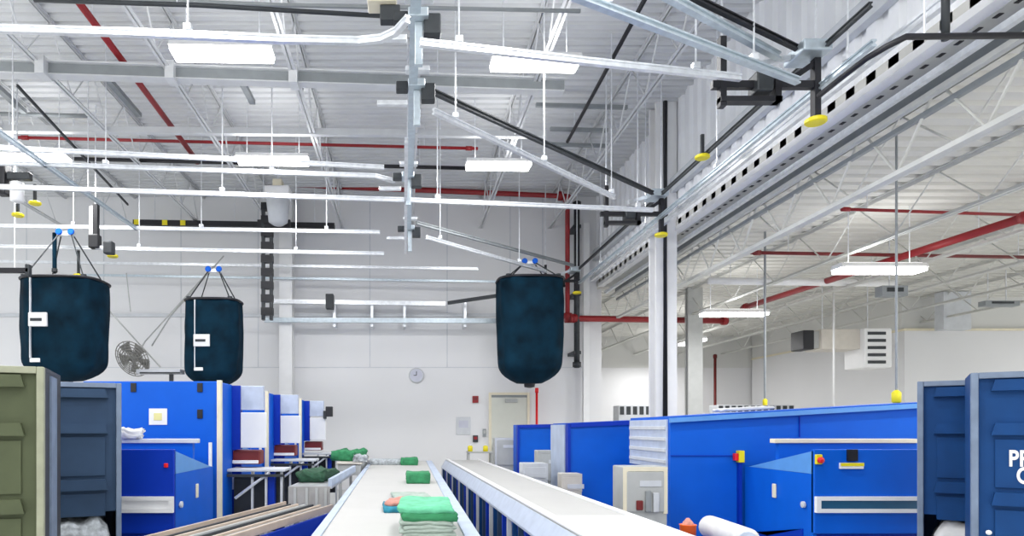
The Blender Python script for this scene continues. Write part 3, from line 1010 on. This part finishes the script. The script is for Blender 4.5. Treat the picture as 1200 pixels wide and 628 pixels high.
ml = folder(-1, (-2.085, 6.2, 0), 1.3, 'blue folding machine nearest the slate cart, yellow label on its cabinet', cab_left)
m2 = copy_tree(ml)
m2.location = (-2.03, 8.5, 0)
m2['label'] = 'second blue folding machine in the row, partly behind the labelled one'
m3 = copy_tree(ml)
m3.location = (-1.93, 11.0, 0)
m3['label'] = 'third blue folding machine in the row, farthest along, black monitor on top'
MB().box(.45, .58, 1.80, 1.90, 1.74, 1.93, .01).build('monitor', 'black', m3)
MB().box(.40, .46, 1.84, 1.90, 1.70, 1.85).build('monitor_arm', 'dark', m3)


def cab_right(r, X):
    b = MB()
    b.prism([(2.92 - 3.71, .2), (5.9 - 3.71, .2), (5.9 - 3.71, 1.835), (2.92 - 3.71, 1.66)], 'y', 1.30, 2.62)
    c = b.build('cabinet', 'blue', r)
    b = MB()
    b.sweep([(2.90 - 3.71, 1.26, 1.645), (5.9 - 3.71, 1.26, 1.82)], [(-.03, -.05), (.03, -.05), (.03, .0), (-.03, .0)])
    b.build('top_trim', 'blue3', c)
    MB().box(-.06, -.03, 1.24, 1.30, .3, 1.26).build('corner_post', 'blue2', r)
    xl = 2.92 - 3.71
    MB().box(xl - .02, xl - .001, 1.36, 2.60, 1.08, 1.63, .004).build('pale_side_sheet', 'bluegrey', r)
    for k in range(4):
        MB().box(xl - .032, xl - .0201, 1.38, 2.58, 1.14 + k * .125, 1.18 + k * .125, .004).build('slat', 'lgrey', r)
    e = MB().box(-.07, -.01, 1.22, 1.299, 1.16, 1.29, .006).build('beacon', 'yel', r)
    MB().box(-.11, -.071, 1.23, 1.29, 1.18, 1.26, .006).build('beacon_cap', 'bred', e)
    MB().box(-.79, -.06, 1.285, 1.299, 1.228, 1.236).build('panel_seam', 'blue2', r)
    MB().box(.62, .63, 1.285, 1.299, 1.44, 1.66).build('panel_seam', 'blue2', r)


mr = folder(1, (3.71, 6.2, 0), 1.4, 'wide blue folding machine beside the navy carts, cream top rail', cab_right)
# white cloth lying on top of the machine
def slab(w, dp, h, seed, amp=.012, nx=14, ny=12):
    b = MB()
    r = bmesh.ops.create_cube(b.bm, size=1)
    bmesh.ops.subdivide_edges(b.bm, edges=b.bm.edges[:], cuts=5, use_grid_fill=True)
    for v in b.bm.verts:
        x, y, z = v.co
        # round the long folded sides
        kx = 1 - .06 * (abs(z) * 2) ** 2
        ky = 1 - .05 * (abs(z) * 2) ** 2
        q = Vector((x * w * kx, y * dp * ky, z * h + h / 2))
        nz = noise.noise(Vector((x * 4 + seed * 7.1, y * 4, seed * 3.3)))
        if z > -.45:
            q.z += amp * nz * 1.4
        q.x += amp * noise.noise(Vector((y * 5, z * 4 + seed, 2.)))
        q.y += amp * noise.noise(Vector((x * 5, z * 4 + seed, 5.)))
        v.co = q
    return b


def linen(loc, w, dp, h, m, label, seed, rz=0., group=None, name='folded_linen', amp=.012):
    o = slab(w, dp, h, seed, amp).build(name, m, None, True)
    o.location = loc
    o.rotation_euler = (0, 0, rz)
    return tag(o, label, 'linen', group)


linen((-2.74, 6.85, 1.432), .20, .16, .085, 'linen', 'white crumpled cloth on the back rail of the labelled folding machine', 5, .2, amp=.03)
q = D(878, 486, 7.7)
linen((q.x, 7.85, 1.735), .55, .35, .035, 'linen', 'white cloth lying on top of the blue machine wall', 3, .0).rotation_euler = (0, -.058, 0)


# farther blue machines on the same side
def ironer(x0, x1, d, z0, z1, dep, label, pale=None):
    r = thing('ironer_cabinet', label, 'ironing machine', ((x0 + x1) / 2, d, 0))
    w = x1 - x0
    b = MB()
    b.prism([(-w / 2, .15), (w / 2, .15), (w / 2, z1), (-w / 2, z0)], 'y', 0, dep)
    b.build('cabinet', 'blue', r)
    MB().box(-w / 2 + .05, w / 2 - .05, .05, dep - .05, 0, .15).build('plinth', 'dark', r)
    b = MB()
    b.sweep([(-w / 2, -.02, z0 - .02), (w / 2, -.02, z1 - .02)], [(-.02, -.04), (.02, -.04), (.02, .02), (-.02, .02)])
    b.build('top_trim', 'blue2', r)
    MB().box(-w / 2 - .04, -w / 2 - .001, -.03, .10, .15, z0).build('corner_post', 'blue2', r)
    return r


r = ironer(2.33, 3.75, 9.6, 1.60, 1.665, 1.1, 'tall blue machine panel behind the grey control box, with a pale sheet along its side')
MB().box(-.71 - .06, -.71 - .041, .12, 1.0, .6, 1.58).build('pale_side_sheet', 'skirt', r)
r = ironer(2.12, 2.78, 12.6, 1.585, 1.60, .7, 'short blue machine panel at the far end of the belt, near the door')

# control boxes
def ctrl(px0, px1, py0, py1, d, m, label, frame='cream', dep=.35, gauge=False):
    x0, x1 = (px0 - VX) * d / F, (px1 - VX) * d / F
    z1 = EYE + (VY - py0) * d / F
    r = thing('control_box', label, 'control box', ((x0 + x1) / 2, d, 0))
    w = x1 - x0
    MB().box(-w / 2, w / 2, 0, dep, .35, z1, .012).build('housing', m, r)
    for sx in (-1, 1):
        MB().box(sx * w * .4 - .03, sx * w * .4 + .03, .05, dep - .05, 0, .35).build('leg', 'grey', r)
    zb = EYE + (VY - py1) * d / F
    fd = MB().box(-w * .42, w * .42, -.015, .0, max(zb, .4) + .02, z1 - .05, .006).build('cover', m, r)
    fm = MB()
    fm.box(-w / 2, -w / 2 + .05, -.01, .0, max(zb, .4), z1 - .045).box(w / 2 - .04, w / 2, -.01, 0, max(zb, .4), z1 - .045).box(-w / 2, w / 2, -.01, 0, z1 - .045, z1)
    fm.build('edge_frame', frame, r)
    MB().box(-.06, .16, -.022, -.014, z1 - .20, z1 - .14).build('nameplate', 'lgrey', fd)
    if gauge:
        MB().box(-.10, -.03, -.04, -.014, zb + .04, zb + .14, .01).build('valve', 'dred', r)
        MB().box(-.01, .05, -.05, -.014, zb + .02, zb + .24, .01).build('valve_body', 'beam', r)
        MB().box(.07, .13, -.05, -.014, zb + .02, zb + .22, .01).build('tube_end', 'lgrey', r)
    return r


ctrl(730, 782, 547, 602, 7.0, 'grey', 'large grey control box with a cream edge standing before the blue panel', gauge=True)
ctrl(631, 664, 528, 565, 10.6, 'grey', 'mid-size grey control box between the far blue panels and the belt', 'grey')
ctrl(613, 642, 543, 562, 10.0, 'lgrey', 'low pale grey control box at the belt edge, in front of the mid-size one', 'lgrey')
ctrl(658, 682, 555, 576, 9.2, 'warm', 'small beige control box at the belt edge before the blue panel', 'warm', .25)
ctrl(580, 606, 513, 546, 13.6, 'grey', 'grey upright box in front of the cream door', 'lgrey')


# ------------------------------------------------------------ conveyors
ZT = .85
# central white belt table
r = thing('belt_table', 'long central white belt table carrying the green linen', 'conveyor', (-.04, 0, 0))
MB().prism([(-.47, 2.6), (.41, 2.6), (.48, 13.9), (-.60, 13.9)], 'z', ZT - .05, ZT).build('belt', 'belt', r)
MB().prism([(.411, 2.6), (.505, 2.6), (.59, 13.9), (.481, 13.9)], 'z', ZT - .22, ZT + .012).build('side_guard', 'skirt', r)
MB().prism([(-.471, 2.6), (-.53, 2.6), (-.66, 13.9), (-.601, 13.9)], 'z', ZT - .22, ZT + .012).build('side_guard', 'skirt', r)
MB().box(-.42, .39, 2.7, 13.8, ZT - .16, ZT - .051).build('bed', 'steel', r)
for y in (3.2, 6.6, 10.0, 13.4):
    for sx in (-1, 1):
        MB().box(sx * .40 - .03, sx * .40 + .03, y - .03, y + .03, 0, ZT - .16).build('leg', 'blue2', r)

# second conveyor beside it, higher side with open blue frame
ang = math.radians(1.4)
r = thing('belt_conveyor', 'white covered belt conveyor with blue posts along its open side', 'conveyor', (1.50, 3.6, 0), ang)
Lc = 10.8
MB().box(-.37, .30, 0, Lc, ZT - .05, ZT, .01).build('belt', 'belt', r)
b = MB()
b.prism([(-.375, ZT + .0), (-.46, ZT - .14), (-.46, ZT - .16), (-.375, ZT - .02)], 'y', 0, Lc)
b.build('sloped_guard', 'bluegrey', r)
MB().box(-.37, -.30, .02, Lc - .02, ZT + .001, ZT + .025, .008).build('inner_lip', 'white', r)
MB().box(.301, .34, 0, Lc, ZT - .10, ZT + .02, .01).build('outer_lip', 'white', r)
MB().box(-.42, .28, .04, Lc - .04, ZT - .23, ZT - .181).build('bed', 'blue2', r)
MB().box(-.35, .26, .1, Lc - .1, .18, ZT - .25).build('drive_housing', 'dark', r)
k = 0
y = .35
while y < Lc:
    MB().box(-.46, -.42, y - .02, y + .02, 0, ZT - .162).build('post', ('navy', 'lgrey', 'blue2', 'slate')[k % 4], r)
    if k % 2 == 0:
        MB().box(-.41, -.351, y + .05, y + .17, .42, .60, .008).build('motor_box', ('dark', 'grey', 'blue')[k % 3], r)
    y += .28
    k += 1
MB().box(-.29, .30, .3, 1.7, ZT + .001, ZT + .012).build('cover_sheet', 'linen', r)

# diagonal feeder conveyor with tan rails
P0, P1 = Vector((-1.56, 4.05, 0)), Vector((-.74, 7.1, 0))
dv = (P1 - P0)
L = dv.length
rz = math.atan2(-dv.x, dv.y)
r = thing('feeder_conveyor', 'angled feeder conveyor with tan rails and a blue skirt beside the folding machines', 'conveyor', P0, rz)
MB().box(-.53, -.02, 0, L, .68, .715).build('roller_bed', 'steel', r)
for k, mm in enumerate(('dark', 'tan', 'grey', 'dark', 'tan')):
    MB().box(-.50 + k * .085, -.475 + k * .085, 0, L, .7151, .735 + .004 * (k % 2), .003).build('belt_lane', mm, r)
MB().box(-.02, .0, 0, L, .68, .745, .004).build('rail', 'tan', r)
MB().box(-.55, -.53, 0, L, .68, .76, .004).build('rail', 'tan', r)
MB().box(.001, .03, 0, L, .38, .67).build('skirt', 'blue2', r)
for y in (.3, 1.6, 2.9):
    MB().box(-.53, -.47, y, y + .06, 0, .68).build('leg', 'blue2', r)
    MB().box(-.04, .0, y, y + .06, 0, .38).build('leg', 'blue2', r)
b = MB()
for y in (.9, 1.7, 2.4):
    b.box(.031, .037, y, y + .22, .42, .50)
b.build('skirt_label', 'lgrey', r)

# grey plates at the transfer between feeder and belt table
p = D(425, 560, 8.2)
r = thing('transfer_plate', 'grey sheet-metal transfer chute between the feeder and the belt table', 'chute', (-1.15, 7.6, 0))
b = MB()
b.prism([(-.14, 0), (.34, 0), (.42, 2.6), (-.05, 2.6)], 'z', .86, .885)
b.build('plate', 'steel', r)
MB().prism([(.30, 0), (.34, 0), (.42, 2.6), (.38, 2.6)], 'z', .886, .97).build('lip', 'skirt', r)
MB().box(-.14, .32, -.02, -.001, .50, .885).build('front_plate', 'warm2', r)
for xx in (-.08, .05, .16, .26):
    MB().box(xx, xx + .03, -.035, -.021, .52, .87).build('rib', 'grey', r)
for y in (.1, 2.4):
    MB().box(-.1, -.04, y, y + .06, 0, .86).build('leg', 'grey', r)
r = thing('receiving_table', 'low grey receiving table beyond the transfer chute', 'table', (-.92, 11.2, 0))
MB().box(-.20, .22, 0, 2.4, .93, .96, .006).build('top', 'warm', r)
MB().box(-.18, .20, .02, 2.38, .75, .92).build('apron', 'grey', r)
for sx in (-.17, .14):
    for y in (.1, 2.3):
        MB().box(sx, sx + .05, y, y + .05, 0, .75).build('leg', 'grey', r)

# ------------------------------------------------------------ linen on the tables
# the big stack in front
zb = ZT
seq = [(.03, 'glinen'), (.028, 'lgrey'), (.03, 'glinen'), (.028, 'glinen'), (.055, 'green'), (.045, 'mint')]
names = ['grey-green folded cloth at the bottom of the front stack', 'pale grey folded cloth second from the bottom of the front stack',
         'grey-green folded cloth third from the bottom of the front stack', 'grey-green folded cloth right under the green ones of the front stack',
         'green folded cloth second from the top of the front stack', 'mint green folded cloth topping the front stack']
for i, ((h, m), nm) in enumerate(zip(seq, names)):
    linen((.145 + .006 * (-1) ** i, 4.62, zb), .335 + .02 * (i >= 4), .66, h, m if m != 'lgrey' else 'glinen', nm, 11 + i, .02 * (-1) ** i)
    zb += h - .004
linen((-.05, 5.75, ZT), .26, .42, .045, 'teal', 'teal folded cloth on the belt table beside the front stack', 21, .05)
linen((-.01, 5.80, ZT + .043), .28, .40, .04, 'rose', 'rose pink folded cloth lying on the teal one', 22, -.08)
linen((.06, 6.75, ZT), .36, .45, .035, 'glinen', 'dark grey-green folded cloth behind the rose pink one', 23, .1)
linen((.17, 8.6, ZT), .30, .45, .13, 'green', 'green folded bundle in the middle of the belt table', 24, 0)
linen((.17, 10.0, ZT), .28, .4, .03, 'skirt', 'pale blue folded cloth behind the green bundle', 26, 0)
linen((.09, 12.6, ZT), .32, .45, .13, 'green', 'small green folded bundle at the far end of the belt table', 25, 0)
linen((-.35, 12.7, ZT), .62, .4, .10, 'clinen', 'grey folded bundle beside the far green bundle', 27, 0)
linen((-.98, 12.0, .965), .42, .7, .17, 'green', 'green rumpled cloth pile on the receiving table', 28, -.3, amp=.05)
linen((-.74, 11.45, .965), .22, .3, .10, 'clinen', 'dark grey cloth lump on the receiving table', 29, .1, amp=.04)
linen((-1.08, 8.55, .89), .32, .9, .12, 'dgreen', 'dark green rumpled cloth on the transfer chute', 30, -.1, amp=.05)

# white roll, its cart and the orange cone thing at the bottom edge
r = thing('roll_cart', 'low blue cart under the white roll beside the wide folding machine', 'cart', (2.30, 4.68, 0))
MB().box(-.42, .62, -.35, .35, .30, .70, .02).build('body', 'blue2', r)
for sx in (-.35, .52):
    for sy in (-.27, .27):
        MB().lathe([(.03, -.02), (.07, -.015), (.07, .015), (.03, .02)], (sx, sy, .07), 14, Matrix.Rotation(PI / 2, 3, 'X')).build('caster', 'black', r)
        MB().box(sx - .02, sx + .02, sy - .03, sy + .03, .10, .30).build('caster_fork', 'steel', r)
b = MB()
a0, a1 = Vector((.02, .30, 0)), Vector((-.02, -.32, 0))
ax = (a1 - a0).normalized()
b.sweep([a0, a0 + ax * .02, a0 + ax * .06, a1 - ax * .06, a1 - ax * .02, a1],
        [(.082 * math.cos(2 * PI * k / 20), .082 * math.sin(2 * PI * k / 20)) for k in range(20)])
o = b.build('linen_roll', 'linen', None, True)
o.location = (2.20, 4.66, .741 + .083)
MB().box(-.07, .07, -.25, .25, -.1235, -.081, .01).build('roll_cradle', 'blue2', o)
tag(o, 'rolled white linen lying diagonally on the low blue cart', 'linen')
b = MB()
b.sweep([a1, a1 + ax * .012], [(.06 * math.cos(2 * PI * k / 16), .06 * math.sin(2 * PI * k / 16)) for k in range(16)])
b.build('roll_end', 'skirt', o)
c = thing('sorting_tub', 'orange plastic tub on the low blue cart, next to the white roll', 'tub', (1.985, 4.78, .701))
MB().lathe([(.045, 0), (.05, .002), (.055, .16), (.06, .165), (.05, .165)], (0, 0, 0), 20).build('tub', 'orange', c, True)
MB().lathe([(.02, .13), (.045, .14), (.035, .18), (.01, .21)], (0, 0, 0), 12).build('contents', 'rose', c, True)


# ------------------------------------------------------------ tall laundry carts
def cart(anchor, rz, x0, x1, dep, body, rim, label, opening=True, side=None, ztop=1.90):
    """local x along the front face, y into the cart; x=0 is the anchor corner"""
    r = thing('laundry_cart', label, 'laundry cart', anchor, rz)
    t = .04
    zo = .875 if opening else .22
    b = MB()
    b.box(x0, x1, t, dep, .16, .22)
    b.build('base', body, r)
    MB().box(x0 + t, x1 - t, 0.012, t, zo, ztop - .02).build('front_panel', body, r)
    rb = MB()
    for zc, h in ((1.815, .07), (1.535, .075), (1.09, .085)):
        e = .10
        if zc - h / 2 > zo:
            rb.prism([(x0 + e, zc - h / 2), (x1 - e, zc - h / 2), (x1 - e - .02, zc + h / 2), (x0 + e + .02, zc + h / 2)], 'y', -.035, .013)
    fp = rb.build('moulded_rib', body, r)
    ins = MB()
    for za, zb_ in ((1.16, 1.47), (.84, 1.02)):
        if zb_ > zo + .1:
            ins.box(x0 + .12, x1 - .12, -.004, .0125, za, zb_, .003)
    ins.build('raised_field', body, r)
    MB().box(x0 + t, x1 - t, dep - t, dep, .22, ztop - .02).build('back_panel', body, r)
    for (xa, xb) in ((x0, x0 + t), (x1 - t, x1)):
        q = MB().box(xa, xb, t + .001, dep, .22, ztop - .02).build('side_panel', side or body, r)
        MB().box(xa, xb, -.02, t, .16, ztop, .006).build('corner_rim', rim, r)
    MB().box(x0 + t, x1 - t, -.02, .011, ztop - .04, ztop, .004).build('top_rim', rim, r)
    MB().box(x0 + .0, x1 - .0, t + .001, dep, ztop - .019, ztop).build('lid', side or body, r)
    for sx in (x0 + .12, x1 - .12):
        for sy in (.14, dep - .14):
            MB().lathe([(.03, -.02), (.065, -.015), (.065, .015), (.03, .02)], (sx, sy, .065), 14, Matrix.Rotation(PI / 2, 3, 'X')).build('caster', 'black', r)
            MB().box(sx - .02, sx + .02, sy - .025, sy + .025, .08, .16).build('caster_fork', 'steel', r)
    return r


M['cside'] = mat('cart_side_charcoal', (.018, .022, .03), .5, var=.2)
c1 = cart((-2.11, 4.0, 0), math.radians(20), -1.15, 0, .72, 'olive', 'orim', 'olive green tall laundry cart beneath the largest bag', True, 'cside')
MB().box(.0, .012, .20, .45, .22, 1.86).build('side_guide', 'rim', c1)
c2 = cart((-2.28, 5.5, 0), math.radians(24), -1.05, 0, .70, 'slate', 'rim', 'slate blue-grey tall laundry cart between the olive cart and the folding machine')
c3 = cart((3.98, 5.3, 0), math.radians(-37), 0, 1.15, .70, 'navy', 'rim', 'navy tall laundry cart behind the lettered one, white linen in its lower opening')
c4 = cart((3.69, 4.45, 0), math.radians(-37), 0, 1.15, .68, 'navy', 'rim', 'navy tall laundry cart with white lettering on its front', False)

# white lettering moulded on the front of the nearest cart
def letters(txt, x, z, size, parent, y):
    cu = bpy.data.curves.new('lettering', 'FONT')
    cu.body = txt
    cu.size = size
    cu.extrude = .003
    cu.offset = .004
    cu.space_character = 1.05
    t = bpy.data.objects.new('lettering_tmp', cu)
    COL.objects.link(t)
    bpy.context.view_layer.update()
    me = bpy.data.meshes.new_from_object(t.evaluated_get(bpy.context.evaluated_depsgraph_get()))
    bpy.data.objects.remove(t)
    me.materials.clear()
    me.materials.append(M['white'])
    o = bpy.data.objects.new('lettering', me)
    COL.objects.link(o)
    o.parent = parent
    o.rotation_euler = (PI / 2, 0, 0)
    o.location = (x, y, z)
    o.scale = (.66, 1, 1)
    return o


letters('PR', .185, 1.302, .142, c4, -.008)
letters('C', .222, 1.195, .142, c4, -.008)
MB().lathe([(.004, 0), (.016, .002), (.016, .01), (.006, .016)], (.09, -.0, .87), 12, Matrix.Rotation(PI / 2, 3, 'X')).build('rivet', 'white', c4)


def heap(parent_loc, rz, x0, x1, y0, y1, zb, zt, m, label, seed, slope=0.):
    """a rumpled pile of cloth resting on a cart base"""
    b = MB()
    nx, ny = 26, 18
    T, Bm = [], []
    for i in range(nx + 1):
        T.append([])
        for j in range(ny + 1):
            u, v = i / nx, j / ny
            x = x0 + (x1 - x0) * u
            y = y0 + (y1 - y0) * v
            e = min(1, min(u, 1 - u, ) * 8) * min(1, min(v + .02, 1 - v) * 6)
            z = zb + (zt - zb) * (.55 + .45 * e ** .5) + slope * (u - .5) + .05 * noise.noise(Vector((x * 6 + seed, y * 6, seed))) + .03 * noise.noise(Vector((x * 15, y * 15 + seed, 1)))
            T[-1].append(b.bm.verts.new((x, y, z)))
    for i in range(nx):
        for j in range(ny):
            b.bm.faces.new((T[i][j], T[i + 1][j], T[i + 1][j + 1], T[i][j + 1]))
    # front, back and side skirts down to the base
    def skirt(seq):
        prev = seq
        for k in range(1, 9):
            cur = []
            for v in seq:
                f = k / 8
                z = v.co.z + (zb - v.co.z) * f
                w = .025 * noise.noise(Vector((v.co.x * 9 + seed, v.co.y * 9, z * 14))) * math.sin(f * PI)
                cur.append(b.bm.verts.new((v.co.x + w, v.co.y + w, z)))
            for a, c_ in zip(range(len(seq) - 1), range(1, len(seq))):
                b.bm.faces.new((prev[a], prev[c_], cur[c_], cur[a]))
            prev = cur
    skirt([T[i][0] for i in range(nx + 1)])
    skirt([T[nx][j] for j in range(ny + 1)])
    skirt([T[nx - i][ny] for i in range(nx + 1)])
    skirt([T[0][ny - j] for j in range(ny + 1)])
    o = b.build('linen_heap', m, None, True)
    o.location = parent_loc
    o.rotation_euler = (0, 0, rz)
    return tag(o, label, 'linen', kind='stuff')


heap((-2.28, 5.5, .221), math.radians(24), -.98, -.07, -.06, .60, 0, .57, 'clinen', 'grey speckled linen spilling from the lower opening of the slate cart', 2, .10)
heap((3.98, 5.3, .221), math.radians(-37), .07, 1.06, -.05, .60, 0, .60, 'linen', 'rumpled white linen in the lower opening of the navy cart', 6, -.02)
heap((-2.11, 4.0, .221), math.radians(20), -1.06, -.07, -.05, .62, 0, .60, 'clinen', 'grey speckled linen at the foot of the olive cart', 8, 0)

# ------------------------------------------------------------ camera, world, view
cam = bpy.data.cameras.new('camera')
cam.sensor_width = 36
cam.lens = 36 * F / 1200
cam.shift_x = (600 - VX) / 1200
cam.shift_y = (VY - 314) / 1200
cam.clip_end = 200
co = bpy.data.objects.new('camera', cam)
COL.objects.link(co)
co.location = (0, 0, EYE)
co.rotation_euler = (PI / 2, 0, 0)
S.camera = co

wd = bpy.data.worlds.new('daylight')
S.world = wd
wd.use_nodes = True
bg = wd.node_tree.nodes['Background']
bg.inputs['Color'].default_value = (.95, .98, 1, 1)
bg.inputs['Strength'].default_value = 1.5

S.cycles.use_denoising = True
S.cycles.max_bounces = 8
S.cycles.diffuse_bounces = 5
S.view_settings.view_transform = 'Standard'
S.view_settings.look = 'None'
S.view_settings.gamma = 1
S.view_settings.use_curve_mapping = False
S.view_settings.exposure = 0.0
